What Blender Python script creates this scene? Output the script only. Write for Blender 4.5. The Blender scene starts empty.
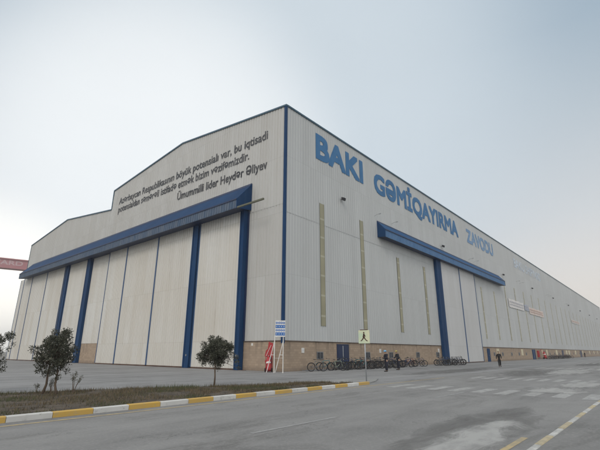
import bpy, bmesh, math, random
from mathutils import Vector, Matrix, Euler
R = math.radians
scene = bpy.context.scene
col = scene.collection

# ------------------------------------------------------------------ camera
yaw, pitch, roll = 0.709858, 0.299747, 0.0025957
fw = Vector((math.cos(yaw)*math.cos(pitch), math.sin(yaw)*math.cos(pitch), math.sin(pitch)))
rt = Vector((math.sin(yaw), -math.cos(yaw), 0)); up = rt.cross(fw)
r2 = rt*math.cos(roll) + up*math.sin(roll); u2 = -rt*math.sin(roll) + up*math.cos(roll)
cd = bpy.data.cameras.new('camera'); cam = bpy.data.objects.new('camera', cd); col.objects.link(cam)
CAMM = m = Matrix((r2, u2, -fw)).transposed().to_4x4(); m.translation = Vector((-27.4129, -25.4590, 1.65))
cam.matrix_world = m
cd.sensor_width = 36; cd.sensor_fit = 'HORIZONTAL'; cd.lens = 410.4605/600*36
cd.clip_start = 0.1; cd.clip_end = 9000
scene.camera = cam

# ------------------------------------------------------------------ sky, sun, exposure
SUN_EL, SUN_AZ = 38.0, 205.0         # azimuth from +X towards +Y: veiled sun, high behind the camera's left shoulder
w = bpy.data.worlds.new('World'); scene.world = w; w.use_nodes = True
nt = w.node_tree; nt.nodes.clear()
def N(t, ins=None, **kw):
    n = nt.nodes.new(t)
    for k, v in kw.items(): setattr(n, k, v)
    for k, v in (ins or {}).items():
        if isinstance(v, bpy.types.NodeSocket): nt.links.new(v, n.inputs[k])
        else: n.inputs[k].default_value = v
    return n
sky = N('ShaderNodeTexSky', sky_type='NISHITA', sun_disc=False, sun_elevation=R(SUN_EL), sun_rotation=R(90-SUN_AZ),
        air_density=1.0, dust_density=4.0, ozone_density=1.0, altitude=0)
# veil of high haze over the clear sky: pale low down, grey blue overhead, a bright bank over the hall's left half
tc = N('ShaderNodeTexCoord'); sp = N('ShaderNodeSeparateXYZ', {0: tc.outputs['Generated']})
ramp = N('ShaderNodeValToRGB', {0: sp.outputs['Z']}); cr = ramp.color_ramp
SKY = [(0.0, (.92, .84, .75)), (.12, (.80, .755, .705)), (.27, (.66, .685, .70)), (.46, (.50, .57, .625)), (.60, (.36, .455, .54)), (1.0, (.30, .40, .50))]
cr.elements[0].position = 0; cr.elements[0].color = (*SKY[0][1], 1); cr.elements[1].position = 1; cr.elements[1].color = (*SKY[-1][1], 1)
for p_, c_ in SKY[1:-1]: e = cr.elements.new(p_); e.color = (*c_, 1)
def azdir(az, el): return (math.cos(R(az))*math.cos(R(el)), math.sin(R(az))*math.cos(R(el)), math.sin(R(el)))
def lobe(d, lo, hi):
    dt = N('ShaderNodeVectorMath', {0: tc.outputs['Generated'], 1: d}, operation='DOT_PRODUCT')
    return N('ShaderNodeMapRange', {'Value': dt.outputs['Value'], 'From Min': lo, 'From Max': hi}, interpolation_type='SMOOTHERSTEP').outputs[0]
def mixc(f, a, b_, bt='MIX'):
    x = N('ShaderNodeMix', data_type='RGBA', blend_type=bt)
    for i, v in ((0, f), (6, a), (7, b_)):
        if isinstance(v, bpy.types.NodeSocket): nt.links.new(v, x.inputs[i])
        else: x.inputs[i].default_value = v if i == 0 else (*v, 1)
    return x.outputs[2]
cl = N('ShaderNodeTexNoise', {'Vector': N('ShaderNodeMapping', {'Vector': tc.outputs['Generated'], 'Scale': (1.3, 1.3, 3.2)}).outputs[0], 'Scale': 1.1, 'Detail': 5, 'Roughness': .5})
c0 = mixc(lobe(azdir(44, 30), .745, 1.0), ramp.outputs[0], (.625, .70, .755))
c0 = mixc(lobe(azdir(62, 22), .86, 1.0), c0, (.90, .935, .95))
c0 = mixc(lobe(azdir(80, -2), .925, 1.0), c0, (1.30, 1.26, 1.17))
soft = N('ShaderNodeMapRange', {'Value': cl.outputs['Fac'], 'From Min': .3, 'From Max': .7, 'To Min': .975, 'To Max': 1.025}).outputs[0]
c0 = N('ShaderNodeVectorMath', {0: c0, 'Scale': soft}, operation='SCALE').outputs[0]
# unseen half of the sky round the sun, brightened as added wall fill
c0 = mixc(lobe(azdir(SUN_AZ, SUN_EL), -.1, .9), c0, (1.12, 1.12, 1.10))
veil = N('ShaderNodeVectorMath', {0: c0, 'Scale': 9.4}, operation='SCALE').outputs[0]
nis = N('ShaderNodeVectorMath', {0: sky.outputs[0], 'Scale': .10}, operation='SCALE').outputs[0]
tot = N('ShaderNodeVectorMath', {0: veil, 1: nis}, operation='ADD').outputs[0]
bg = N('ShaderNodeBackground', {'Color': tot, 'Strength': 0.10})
out = N('ShaderNodeOutputWorld', {0: bg.outputs[0]})
sd = bpy.data.lights.new('sun', 'SUN'); sun = bpy.data.objects.new('sun', sd); col.objects.link(sun)
sd.energy = .62; sd.angle = R(14); sd.color = (1, .93, .84)
sdir = Vector(azdir(SUN_AZ, SUN_EL))
sun.rotation_euler = sdir.to_track_quat('Z', 'Y').to_euler(); sun.location = (0, -40, 80)
vs = scene.view_settings; vs.view_transform = 'Standard'; vs.look = 'None'; vs.gamma = 1; vs.use_curve_mapping = False
vs.exposure = 0.07

# ------------------------------------------------------------------ materials
def mat(name, c, rough=.7, metal=0, c2=None, scale=(1, 1, 1), amt=1.0, bump=0, bscale=40, detail=4, ramp=(.35, .65)):
    m = bpy.data.materials.new(name); m.use_nodes = True
    t = m.node_tree; b = t.nodes['Principled BSDF']
    b.inputs['Roughness'].default_value = rough; b.inputs['Metallic'].default_value = metal
    b.inputs['Base Color'].default_value = (*c, 1)
    tc = t.nodes.new('ShaderNodeTexCoord')
    if c2:
        mp = t.nodes.new('ShaderNodeMapping'); mp.inputs['Scale'].default_value = scale
        no = t.nodes.new('ShaderNodeTexNoise'); no.inputs['Detail'].default_value = detail; no.inputs['Scale'].default_value = 1
        rp = t.nodes.new('ShaderNodeValToRGB')
        rp.color_ramp.elements[0].position = ramp[0]; rp.color_ramp.elements[1].position = ramp[1]
        rp.color_ramp.elements[0].color = (*c, 1); rp.color_ramp.elements[1].color = (*c2, 1)
        t.links.new(tc.outputs['Object'], mp.inputs[0]); t.links.new(mp.outputs[0], no.inputs['Vector'])
        t.links.new(no.outputs['Fac'], rp.inputs[0]); t.links.new(rp.outputs[0], b.inputs['Base Color'])
    if bump:
        n2 = t.nodes.new('ShaderNodeTexNoise'); n2.inputs['Scale'].default_value = bscale; n2.inputs['Detail'].default_value = 3
        bp = t.nodes.new('ShaderNodeBump'); bp.inputs['Strength'].default_value = bump; bp.inputs['Distance'].default_value = .02
        t.links.new(tc.outputs['Object'], n2.inputs['Vector']); t.links.new(n2.outputs['Fac'], bp.inputs['Height'])
        t.links.new(bp.outputs[0], b.inputs['Normal'])
    return m

class G:                                                   # small node-graph helper
    def __init__(s, m): s.t = m.node_tree; s.b = s.t.nodes['Principled BSDF']
    def n(s, t, ins=None, **kw):
        x = s.t.nodes.new(t)
        for k, v in kw.items(): setattr(x, k, v)
        for k, v in (ins or {}).items():
            if hasattr(v, 'links') or isinstance(v, bpy.types.NodeSocket): s.t.links.new(v, x.inputs[k])
            else: x.inputs[k].default_value = v
        return x
    def coords(s, scale=(1, 1, 1), which='Object'):
        tc = s.n('ShaderNodeTexCoord'); mp = s.n('ShaderNodeMapping', {'Scale': scale, 'Vector': tc.outputs[which]})
        return mp.outputs[0]
    def noise(s, vec, scale=1, detail=4, rough=.5, lo=.35, hi=.65, dist=0):
        no = s.n('ShaderNodeTexNoise', {'Vector': vec, 'Scale': scale, 'Detail': detail, 'Roughness': rough, 'Distortion': dist})
        mr = s.n('ShaderNodeMapRange', {'Value': no.outputs['Fac'], 'From Min': lo, 'From Max': hi})
        return mr.outputs[0]
    def math(s, op, a, b): return s.n('ShaderNodeMath', {0: a, 1: b}, operation=op).outputs[0]
    def mix(s, f, a, b):
        x = s.n('ShaderNodeMix', data_type='RGBA')
        for i, v in ((0, f), (6, a), (7, b)):
            if isinstance(v, bpy.types.NodeSocket): s.t.links.new(v, x.inputs[i])
            else: x.inputs[i].default_value = v if i == 0 else (*v, 1)
        return x.outputs[2]
    def color(s, o): s.t.links.new(o, s.b.inputs['Base Color'])
    def bump(s, h, strength=.3, dist=.02):
        bp = s.n('ShaderNodeBump', {'Height': h, 'Strength': strength, 'Distance': dist}); s.t.links.new(bp.outputs[0], s.b.inputs['Normal'])

def cladding(name, base, light, streak, axis, rust=.35):
    m = mat(name, base, .55); g = G(m)
    # panel-to-panel tone: very stretched in z
    sc = (0, .9, .012) if axis == 'y' else (.9, 0, .012)
    a = g.noise(g.coords(sc), 1, 2, .6, .3, .7)
    big = g.noise(g.coords((.07, .07, .09)), 1, 3, .5, .3, .7)
    c = g.mix(g.math('MULTIPLY', a, .55), base, light)
    c = g.mix(g.math('MULTIPLY', big, .35), c, streak)
    # single sheets differ a little in tone; laps between rows of sheets
    tcc = g.n('ShaderNodeTexCoord'); sp_ = g.n('ShaderNodeSeparateXYZ', {0: tcc.outputs['Object']})
    ax_ = sp_.outputs['Y' if axis == 'y' else 'X']
    cell = g.n('ShaderNodeCombineXYZ', {0: g.math('FLOOR', g.math('DIVIDE', ax_, 1.26), 0), 1: g.math('FLOOR', g.math('DIVIDE', g.math('SUBTRACT', sp_.outputs['Z'], 2.6), 6.0), 0), 2: 0.0})
    wn_ = g.n('ShaderNodeTexWhiteNoise', {0: cell.outputs[0]})
    c = g.mix(g.math('MULTIPLY', wn_.outputs['Value'], .30), c, streak)
    lapf = g.math('FRACT', g.math('DIVIDE', g.math('SUBTRACT', sp_.outputs['Z'], 2.6), 6.0), 0)
    lap = g.n('ShaderNodeMapRange', {'Value': lapf, 'From Min': .006, 'From Max': .003}).outputs[0]
    c = g.mix(g.math('MULTIPLY', lap, .45), c, (streak[0]*.6, streak[1]*.6, streak[2]*.6))
    rs_ = g.noise(g.coords((0, 1.7, .05) if axis == 'y' else (1.7, 0, .05)), 1, 6, .7, .60, .80)
    rb_ = g.noise(g.coords((.12, .12, .16)), 1, 3, .5, .42, .62)
    c = g.mix(g.math('MULTIPLY', g.math('MULTIPLY', rs_, rb_), rust), c, (.27, .20, .13))
    sc2 = (0, 2.6, .07) if axis == 'y' else (2.6, 0, .07)
    st = g.noise(g.coords(sc2), 1, 5, .65, .55, .8)
    c = g.mix(g.math('MULTIPLY', st, .5), c, streak)
    g.color(c)
    g.bump(g.noise(g.coords((.6, .6, .5)), 1, 2, .5, 0, 1), .25, .05)
    return m

M = {}
M['clad_front'] = cladding('cladding_front', (.47, .475, .465), (.55, .555, .545), (.36, .345, .315), 'y')
M['clad_side'] = cladding('cladding_side', (.48, .50, .505), (.55, .57, .575), (.375, .385, .385), 'x')
M['clad_door'] = cladding('cladding_door', (.60, .60, .575), (.69, .69, .67), (.47, .42, .34), 'y', .75)
M['clad_side_door'] = cladding('cladding_side_door', (.52, .53, .54), (.58, .59, .60), (.42, .42, .41), 'x')
def painted(name, c, c2, dirt):
    m = mat(name, c, .7); g = G(m); g.b.inputs['Specular IOR Level'].default_value = .25
    a = g.noise(g.coords((.5, .5, .25)), 1, 4, .55, .3, .7); st = g.noise(g.coords((2.2, 2.2, .09)), 1, 6, .7, .52, .78)
    ch = g.noise(g.coords((5, 5, 5)), 1, 6, .75, .66, .72)
    x = g.mix(a, c, c2); x = g.mix(g.math('MULTIPLY', st, .45), x, dirt); g.color(g.mix(g.math('MULTIPLY', ch, .6), x, (.14, .10, .08)))
    return m
M['blue'] = painted('blue_paint', (.003, .032, .10), (.006, .045, .13), (.03, .07, .13))
M['blue_dark'] = mat('dark_blue_paint', (.006, .02, .07), .5)
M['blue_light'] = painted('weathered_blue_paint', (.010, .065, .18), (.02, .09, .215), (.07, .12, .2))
M['fascia'] = mat('fascia_blue_grey', (.045, .085, .15), .6, c2=(.09, .12, .17), scale=(.3, 2., .3))
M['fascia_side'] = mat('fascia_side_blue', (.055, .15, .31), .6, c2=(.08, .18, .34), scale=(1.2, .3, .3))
M['seam_blue'] = mat('door_edge_blue', (.025, .075, .18), .5)
M['letter_blue'] = mat('letter_blue', (.025, .135, .31), .6, c2=(.04, .165, .35), scale=(.8, .8, .8))
M['letter_pale'] = mat('letter_pale_blue', (.56, .65, .76), .6, c2=(.46, .51, .57), scale=(.9, .9, .9), ramp=(.4, .6))
M['letter_mid'] = mat('letter_mid_blue', (.12, .25, .44), .6, c2=(.24, .35, .49), scale=(1.5, 1, 1.5), ramp=(.45, .62))
M['letter_dark'] = mat('letter_charcoal', (.035, .04, .05), .6, c2=(.08, .08, .085), scale=(1, .5, 1))
M['roof'] = mat('roof_sheet', (.33, .34, .36), .6, c2=(.4, .4, .41), scale=(.1, 1, 1))
M['rail'] = mat('olive_steel', (.11, .115, .075), .6)
M['dark'] = mat('dark_void', (.03, .03, .035), .8)
M['white'] = mat('white_paint', (.72, .72, .70), .6, c2=(.62, .61, .58), scale=(3, 3, 3))
M['cream'] = mat('cream_paint', (.66, .60, .42), .7, c2=(.56, .5, .37), scale=(2, 2, 2))
M['red'] = mat('red_paint', (.42, .025, .03), .5, c2=(.3, .02, .025), scale=(3, 3, 3))
M['steel'] = mat('galvanised_steel', (.38, .40, .42), .5, .4)
M['glass'] = mat('dark_glass', (.03, .035, .045), .15)
M['dark_steel'] = mat('dark_steel', (.07, .07, .075), .5, .3)
M['rubber'] = mat('rubber', (.018, .018, .02), .8)
M['grey_metal'] = mat('grey_metal', (.25, .26, .27), .4, .6)
M['bark'] = mat('bark', (.09, .065, .045), .9, c2=(.16, .12, .09), scale=(20, 20, 4), bump=.5)
M['soil'] = mat('soil', (.045, .035, .026), .95, c2=(.105, .083, .06), scale=(2.5, 2.5, 2.5), bump=.8, bscale=14)

def strip_mat():
    m = mat('translucent_strip', (.34, .33, .22), .35); g = G(m)
    z = g.coords((0, 0, 1)); w_ = g.n('ShaderNodeTexWave', {'Vector': z, 'Scale': .155, 'Detail': 0}, bands_direction='Z')
    e = g.n('ShaderNodeMapRange', {'Value': w_.outputs['Fac'], 'From Min': .96, 'From Max': 1}).outputs[0]
    a = g.noise(g.coords((.5, .5, .25)), 1, 3, .5, .3, .7)
    c = g.mix(a, (.24, .23, .15), (.33, .31, .20)); g.color(g.mix(g.math('MULTIPLY', e, .6), c, (.5, .48, .38)))
    return m
M['strip'] = strip_mat()

def brick_mat(name, rot):
    m = mat(name, (.3, .23, .15), .9); g = G(m)
    tc = g.n('ShaderNodeTexCoord'); sep = g.n('ShaderNodeSeparateXYZ', {0: tc.outputs['Object']})
    cmb = g.n('ShaderNodeCombineXYZ', {0: sep.outputs['Y' if rot else 'X'], 1: sep.outputs['Z'], 2: 0.0})
    br = g.n('ShaderNodeTexBrick', {'Vector': cmb.outputs[0], 'Color1': (.42, .32, .23, 1), 'Color2': (.31, .235, .17, 1), 'Mortar': (.26, .205, .155, 1),
             'Scale': 1.0, 'Mortar Size': .012, 'Brick Width': .42, 'Row Height': .21, 'Bias': 0.0})
    big = g.noise(g.coords((.35, .35, .6)), 1, 4, .6, .3, .7)
    c = g.mix(g.math('MULTIPLY', big, .5), br.outputs['Color'], (.34, .27, .21))
    drip = g.noise(g.coords((1.8, 1.8, .12)), 1, 5, .6, .52, .72)
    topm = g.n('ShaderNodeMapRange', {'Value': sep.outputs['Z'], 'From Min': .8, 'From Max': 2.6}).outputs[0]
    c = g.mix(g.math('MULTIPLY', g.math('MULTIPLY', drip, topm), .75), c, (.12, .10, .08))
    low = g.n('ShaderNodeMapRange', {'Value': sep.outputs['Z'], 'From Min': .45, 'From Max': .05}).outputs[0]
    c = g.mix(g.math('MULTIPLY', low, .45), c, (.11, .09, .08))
    g.color(c); g.bump(br.outputs['Fac'], -.4, .02)
    return m
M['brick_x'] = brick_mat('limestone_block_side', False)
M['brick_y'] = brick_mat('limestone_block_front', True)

def asphalt(name, dark, light, patch, seed, streak=(.05, .5, 1), dust=.5):
    m = mat(name, dark, .85); g = G(m)
    fine = g.noise(g.coords((1, 1, 1)), 90, 3, .6, .25, .75)
    med = g.noise(g.coords((1, 1, 1)), .55, 6, .62, .35, .68)
    lg = g.noise(g.coords(streak), 1, 5, .6, .40, .66, .6)
    c = g.mix(med, dark, light)
    c = g.mix(g.math('MULTIPLY', lg, dust), c, patch)
    c = g.mix(g.math('MULTIPLY', fine, .35), c, (dark[0]*.55, dark[1]*.55, dark[2]*.55))
    # fine wandering cracks: thin iso-lines of a distorted noise, sparse
    nz = g.n('ShaderNodeTexNoise', {'Vector': g.coords((.13, .2, 1)), 'Scale': 1.0, 'Detail': 9, 'Roughness': .62, 'Distortion': .3})
    ln = g.n('ShaderNodeMapRange', {'Value': g.math('ABSOLUTE', g.math('SUBTRACT', nz.outputs['Fac'], .5), 0), 'From Min': .0022, 'From Max': .0006}).outputs[0]
    msk = g.noise(g.coords((.3, .3, 1)), 1, 3, .5, .42, .55)
    c = g.mix(g.math('MULTIPLY', g.math('MULTIPLY', ln, msk), .55), c, (.03, .03, .03))
    tar = g.noise(g.coords((.16, .42, 1)), 1, 7, .72, .54, .66, .7)
    c = g.mix(g.math('MULTIPLY', tar, .6), c, (dark[0]*.55, dark[1]*.54, dark[2]*.52))
    lane = g.noise(g.coords((.012, 1.1, 1)), 1, 3, .5, .45, .75)
    c = g.mix(g.math('MULTIPLY', lane, .35), c, patch)
    spk = g.noise(g.coords((1, 1, 1)), 13, 6, .8, .50, .72)
    c = g.mix(g.math('MULTIPLY', spk, .6), c, (patch[0]*1.1, patch[1]*1.08, patch[2]*1.05))
    g.color(c); g.bump(fine, .35, .01)
    return m
M['yard'] = asphalt('yard_asphalt', (.165, .166, .168), (.25, .25, .25), (.34, .343, .345), 1, (.04, .32, 1), .6)
M['road'] = asphalt('road_asphalt', (.170, .169, .167), (.245, .243, .240), (.32, .317, .31), 2, (.05, .45, 1), .55)
M['walk'] = asphalt('pavement_asphalt', (.16, .16, .158), (.23, .228, .224), (.29, .288, .28), 3, (.2, .2, 1), .4)
M['concrete'] = mat('pale_concrete', (.22, .22, .215), .9, c2=(.30, .30, .29), scale=(1.5, 1.5, 1), bump=.3)
M['ground'] = mat('dry_ground', (.16, .15, .13), .95, c2=(.21, .2, .18), scale=(.02, .02, 1))

def worn(name, c, under, lo, hi, sc=2.5, dirt=(.25, .24, .22)):
    m = mat(name, c, .75); g = G(m)
    a = g.noise(g.coords((sc, sc, sc)), 1, 7, .72, lo, hi)
    b = g.noise(g.coords((.6, .6, .6)), 1, 3, .6, .35, .7)
    k = g.mix(g.math('MULTIPLY', b, .4), c, dirt)
    g.color(g.mix(a, k, under)); return m
M['kerb_white'] = worn('kerb_white_paint', (.62, .62, .60), (.34, .34, .32), .55, .72, 7)
M['kerb_yellow'] = worn('kerb_yellow_paint', (.58, .36, .06), (.34, .30, .22), .55, .72, 7)
M['mark_white'] = worn('worn_white_marking', (.41, .41, .40), (.21, .21, .21), .40, .66, 4)
M['mark_faint'] = worn('faint_white_marking', (.32, .32, .32), (.21, .21, .21), .40, .66, 4)
M['mark_yellow'] = worn('worn_yellow_marking', (.50, .38, .18), (.22, .21, .19), .44, .70, 4)

def leaf(name, c, c2):
    m = mat(name, c, .6, c2=c2, scale=(3, 3, 3)); b = m.node_tree.nodes['Principled BSDF']
    b.inputs['Subsurface Weight'].default_value = 0
    return m
M['leaf1'] = leaf('leaf_dark', (.030, .035, .023), (.048, .052, .034))
M['leaf2'] = leaf('leaf_mid', (.050, .057, .038), (.075, .080, .055))
M['leaf3'] = leaf('leaf_grey', (.085, .085, .058), (.12, .115, .08))
M['grass1'] = mat('grass_dry', (.115, .088, .048), .9, c2=(.17, .132, .075), scale=(2, 2, 2))
M['grass2'] = mat('grass_green', (.06, .075, .03), .9, c2=(.085, .09, .04), scale=(2, 2, 2))
M['grass3'] = mat('grass_dark', (.06, .05, .035), .9)
M['skin'] = mat('skin', (.42, .26, .18), .6)
M['cloth_navy'] = mat('navy_cloth', (.012, .014, .026), .85)
M['cloth_black'] = mat('black_cloth', (.012, .012, .014), .85)
M['cloth_char'] = mat('charcoal_cloth', (.02, .022, .03), .85)
M['boot'] = mat('boot_leather', (.012, .011, .01), .6)
M['hair'] = mat('hair', (.02, .014, .01), .8)
M['helmet_blue'] = mat('helmet_light_blue', (.13, .42, .72), .35)
M['helmet_yellow'] = mat('helmet_dull_yellow', (.42, .36, .10), .4)
M['sign_cream'] = mat('sign_pale_green', (.50, .62, .46), .5, c2=(.66, .66, .46), scale=(1.6, 1.6, 2))
M['sign_brown'] = mat('sign_dark_brown', (.07, .025, .015), .6)
M['sign_blue'] = mat('sign_blue', (.03, .14, .42), .5)
M['crane'] = mat('crane_dusty_red', (.40, .17, .185), .6, c2=(.46, .23, .235), scale=(.1, .1, .3))
M['crane_letter'] = mat('crane_letter_white', (.52, .38, .40), .6)
M['banner'] = mat('banner_white', (.72, .70, .68), .6, c2=(.64, .63, .62), scale=(.4, .4, .4))
M['banner_pink'] = mat('banner_pinkish', (.70, .62, .57), .6, c2=(.62, .52, .47), scale=(.4, .4, .8))
M['banner_grey'] = mat('banner_blue_grey', (.44, .48, .56), .6, c2=(.36, .4, .48), scale=(.4, .4, .8))
M['print_red'] = mat('print_red', (.60, .44, .38), .6)
M['print_grey'] = mat('print_grey', (.52, .52, .56), .6)

# ------------------------------------------------------------------ mesh helpers
class MB:
    def __init__(s): s.v = []; s.f = []; s.mi = []
    def face(s, pts, mi=0):
        i = len(s.v); s.v += [tuple(p) for p in pts]; s.f.append(tuple(range(i, i+len(pts)))); s.mi.append(mi)
    def raw(s, vs_, fs, mi=0):
        i = len(s.v); s.v += [tuple(p) for p in vs_]
        for f in fs: s.f.append(tuple(i+k for k in f)); s.mi.append(mi)
    def box(s, a, b, mi=0):
        x0, y0, z0 = (min(a[i], b[i]) for i in range(3)); x1, y1, z1 = (max(a[i], b[i]) for i in range(3))
        s.raw([(x0,y0,z0),(x1,y0,z0),(x1,y1,z0),(x0,y1,z0),(x0,y0,z1),(x1,y0,z1),(x1,y1,z1),(x0,y1,z1)],
              [(0,3,2,1),(4,5,6,7),(0,1,5,4),(1,2,6,5),(2,3,7,6),(3,0,4,7)], mi)
    def tube(s, pts, r, n=8, mi=0, cap=True):
        pts = [Vector(p) for p in pts]; rs = r if isinstance(r, (list, tuple)) else [r]*len(pts)
        rings = []; ref = None
        for i, p in enumerate(pts):
            d = (pts[min(i+1, len(pts)-1)] - pts[max(i-1, 0)]).normalized()
            if ref is None: ref = Vector((0, 0, 1)) if abs(d.z) < .9 else Vector((1, 0, 0))
            a = d.cross(ref).normalized(); ref = a.cross(d).normalized()
            rings.append([p + (a*math.cos(2*math.pi*k/n) + ref*math.sin(2*math.pi*k/n))*rs[i] for k in range(n)])
        vs_ = [q for rg in rings for q in rg]; fs = []
        for i in range(len(pts)-1):
            for k in range(n):
                k2 = (k+1) % n; fs.append((i*n+k, i*n+k2, (i+1)*n+k2, (i+1)*n+k))
        if cap: fs.append(tuple(range(n-1, -1, -1))); fs.append(tuple((len(pts)-1)*n+k for k in range(n)))
        s.raw(vs_, fs, mi)
    def torus(s, c, R_, r, axis='y', n=24, m_=6, mi=0):
        vs_ = []; fs = []; c = Vector(c)
        for i in range(n):
            a = 2*math.pi*i/n
            for j in range(m_):
                b = 2*math.pi*j/m_; q = R_ + r*math.cos(b)
                vs_.append(c + Vector((q*math.cos(a), r*math.sin(b), q*math.sin(a))))
        for i in range(n):
            for j in range(m_):
                i2 = (i+1) % n; j2 = (j+1) % m_; fs.append((i*m_+j, i2*m_+j, i2*m_+j2, i*m_+j2))
        s.raw(vs_, fs, mi)
    def ell(s, c, rad, n=12, m_=8, mi=0, z0=-1.0):
        vs_ = []; fs = []
        for j in range(m_+1):
            t = math.acos(1 - (1-z0)*j/m_)
            for i in range(n):
                a = 2*math.pi*i/n; vs_.append((c[0]+rad[0]*math.sin(t)*math.cos(a), c[1]+rad[1]*math.sin(t)*math.sin(a), c[2]+rad[2]*math.cos(t)))
        for j in range(m_):
            for i in range(n):
                i2 = (i+1) % n; fs.append((j*n+i, (j+1)*n+i, (j+1)*n+i2, j*n+i2))
        s.raw(vs_, fs, mi)
    def prism(s, poly, fn, d0, d1, mi=0):                 # poly in 2D, fn(u, v, d) -> xyz
        n = len(poly); a = [fn(u, v, d0) for u, v in poly]; b = [fn(u, v, d1) for u, v in poly]
        s.raw(a+b, [tuple(range(n))[::-1], tuple(range(n, 2*n))] + [(i, (i+1) % n, n+(i+1) % n, n+i) for i in range(n)], mi)
    def build(s, name, mats, parent=None, smooth=False, loc=(0,0,0), fix=True):
        me = bpy.data.meshes.new(name); me.from_pydata(s.v, [], s.f)
        for mm in (mats if isinstance(mats, (list, tuple)) else [mats]): me.materials.append(mm)
        me.polygons.foreach_set('material_index', s.mi)
        if smooth: me.polygons.foreach_set('use_smooth', [True]*len(me.polygons))
        if fix and len(s.f) < 60000:
            b = bmesh.new(); b.from_mesh(me); bmesh.ops.recalc_face_normals(b, faces=b.faces); b.to_mesh(me); b.free()
        me.update()
        o = bpy.data.objects.new(name, me); col.objects.link(o); o.location = loc
        if parent: o.parent = parent
        return o

def tag(o, label=None, cat=None, group=None, kind=None):
    for k, v in (('label', label), ('category', cat), ('group', group), ('kind', kind)):
        if v: o[k] = v
    return o
def empty(name, loc=(0,0,0), rz=0):
    o = bpy.data.objects.new(name, None); col.objects.link(o); o.location = loc; o.rotation_euler = (0, 0, rz); o.empty_display_size = .3
    return o
def kids(o): return [c for c in bpy.data.objects if c.parent == o]
def copy_tree(o, parent=None):
    c = o.copy(); col.objects.link(c)
    if parent: c.parent = parent
    for ch in kids(o): copy_tree(ch, c)
    return c

# ------------------------------------------------------------------ ground, roads
b = MB(); b.face([(-1500,-1500,-.004),(1500,-1500,-.004),(1500,1500,-.004),(-1500,1500,-.004)]); tag(b.build('ground', M['ground']), kind='structure')
b = MB(); b.face([(-120,-13.0,0),(420,-13.0,0),(420,90,0),(-120,90,0)]); tag(b.build('yard', M['yard']), kind='structure')
b = MB(); b.face([(-160,-23.3,.0),(-6,-23.3,.0),(-6,-60,.0),(420,-60,0),(420,-13,.0),(-160,-13,.0)]); tag(b.build('road', M['road']), kind='structure')
# road markings
b = MB()
def rect(bb, x0, y0, x1, y1, z, j=0):
    bb.face([(x0, y0, z), (x1, y0, z), (x1, y1, z), (x0, y1, z)])
random.seed(4)
for i in range(9):
    y = -14.45 - i*1.03; x0 = -8.05 - (.25 if i > 4 else 0) + random.uniform(-.1, .1)
    rect(b, x0, y-.5, x0+2.5, y, .004)
zeb = b.build('zebra_crossing', M['mark_white']); tag(zeb, kind='structure')
b = MB()
for i in range(9):
    y = -15.0 - i*.81; rect(b, 1.9+random.uniform(-.15,.1), y-.4, 4.6+random.uniform(-.1,.15), y, .004)
tag(b.build('zebra_crossing', M['mark_white']), kind='structure')
b = MB()
for i in range(9):
    y = -14.2 - i*.9; rect(b, 23.6, y-.42, 28.6, y, .004)
for i in range(8):
    y = -14.2 - i*.9; rect(b, 52, y-.42, 57, y, .004)
tag(b.build('zebra_crossing', M['mark_white']), kind='structure')
b = MB()
for x0, x1 in ((-39.5,-36.5),(-30.1,-27.1),(-20.8,-17.75),(-11.5,-8.4),(7,10),(16,19),(34,37),(43,46)):
    rect(b, x0, -18.5, x1, -18.38, .0045)
tag(b.build('centre_line', M['mark_faint']), kind='structure')
b = MB(); rect(b, -60, -13.62, 1.5, -13.5, .0042); rect(b, -19.6, -22.98, -17.45, -22.86, .0042);
rect(b, -50, -22.98, -23, -22.86, .0042)
tag(b.build('edge_line', M['mark_yellow']), kind='structure')
# dusty worn swathes: pale fine dust lying on the road
def dust_mat(name='road_dust', ca=(.40, .40, .39), cb=(.27, .27, .265), sc=(.45, 1.1, 1), lo=1.0, hi=.62):
    m = mat(name, ca, .95); g = G(m)
    a = g.noise(g.coords((.8, 1.6, 1)), 1, 6, .7, .42, .62)
    g.color(g.mix(a, ca, cb)); g.bump(g.noise(g.coords(), 50, 3), .3, .01)
    tcg = g.n('ShaderNodeTexCoord'); sep = g.n('ShaderNodeSeparateXYZ', {0: tcg.outputs['Generated']})
    dx = g.math('ABSOLUTE', g.math('SUBTRACT', sep.outputs['X'], .5), 0); dy = g.math('ABSOLUTE', g.math('SUBTRACT', sep.outputs['Y'], .5), 0)
    d2 = g.math('ADD', g.math('MULTIPLY', dx, dx), g.math('MULTIPLY', dy, dy))
    n = g.noise(g.coords(sc), 1, 7, .68, .2, .8, .9)
    k = g.math('ADD', g.math('MULTIPLY', d2, 4), g.math('MULTIPLY', n, .9))
    al = g.n('ShaderNodeMapRange', {'Value': k, 'From Min': lo, 'From Max': hi, 'To Max': .9 if name == 'road_dust' else .5}).outputs[0]
    g.t.links.new(al, g.b.inputs['Alpha'])
    return m
M['dust'] = dust_mat()
M['tar'] = dust_mat('dark_tar', (.145, .143, .138), (.19, .188, .184), (.5, 1.4, 1), .95, .5)
for i, (x0, y0, x1, y1) in enumerate([(-23,-23.25,-10.5,-20.4), (2,-19.5,24,-13.2), (-3,-12.6,30,-7.5), (30,-20,70,-14)]):
    b = MB(); rect(b, x0, y0, x1, y1, .0022 + i*.0003); tag(b.build('tar_patch', M['tar']), kind='structure')
for i, (x0, y0, x1, y1) in enumerate([(-22.6,-23.15,-13.6,-21.1), (-7.5,-23.2,-1.8,-19.3), (-4.5,-23.1,5,-20.2), (6,-21,30,-16), (-36,-22,-22,-17)]):
    b = MB(); rect(b, x0, y0, x1, y1, .006 + i*.0008); tag(b.build('dust_patch', M['dust']), kind='structure')

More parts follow.
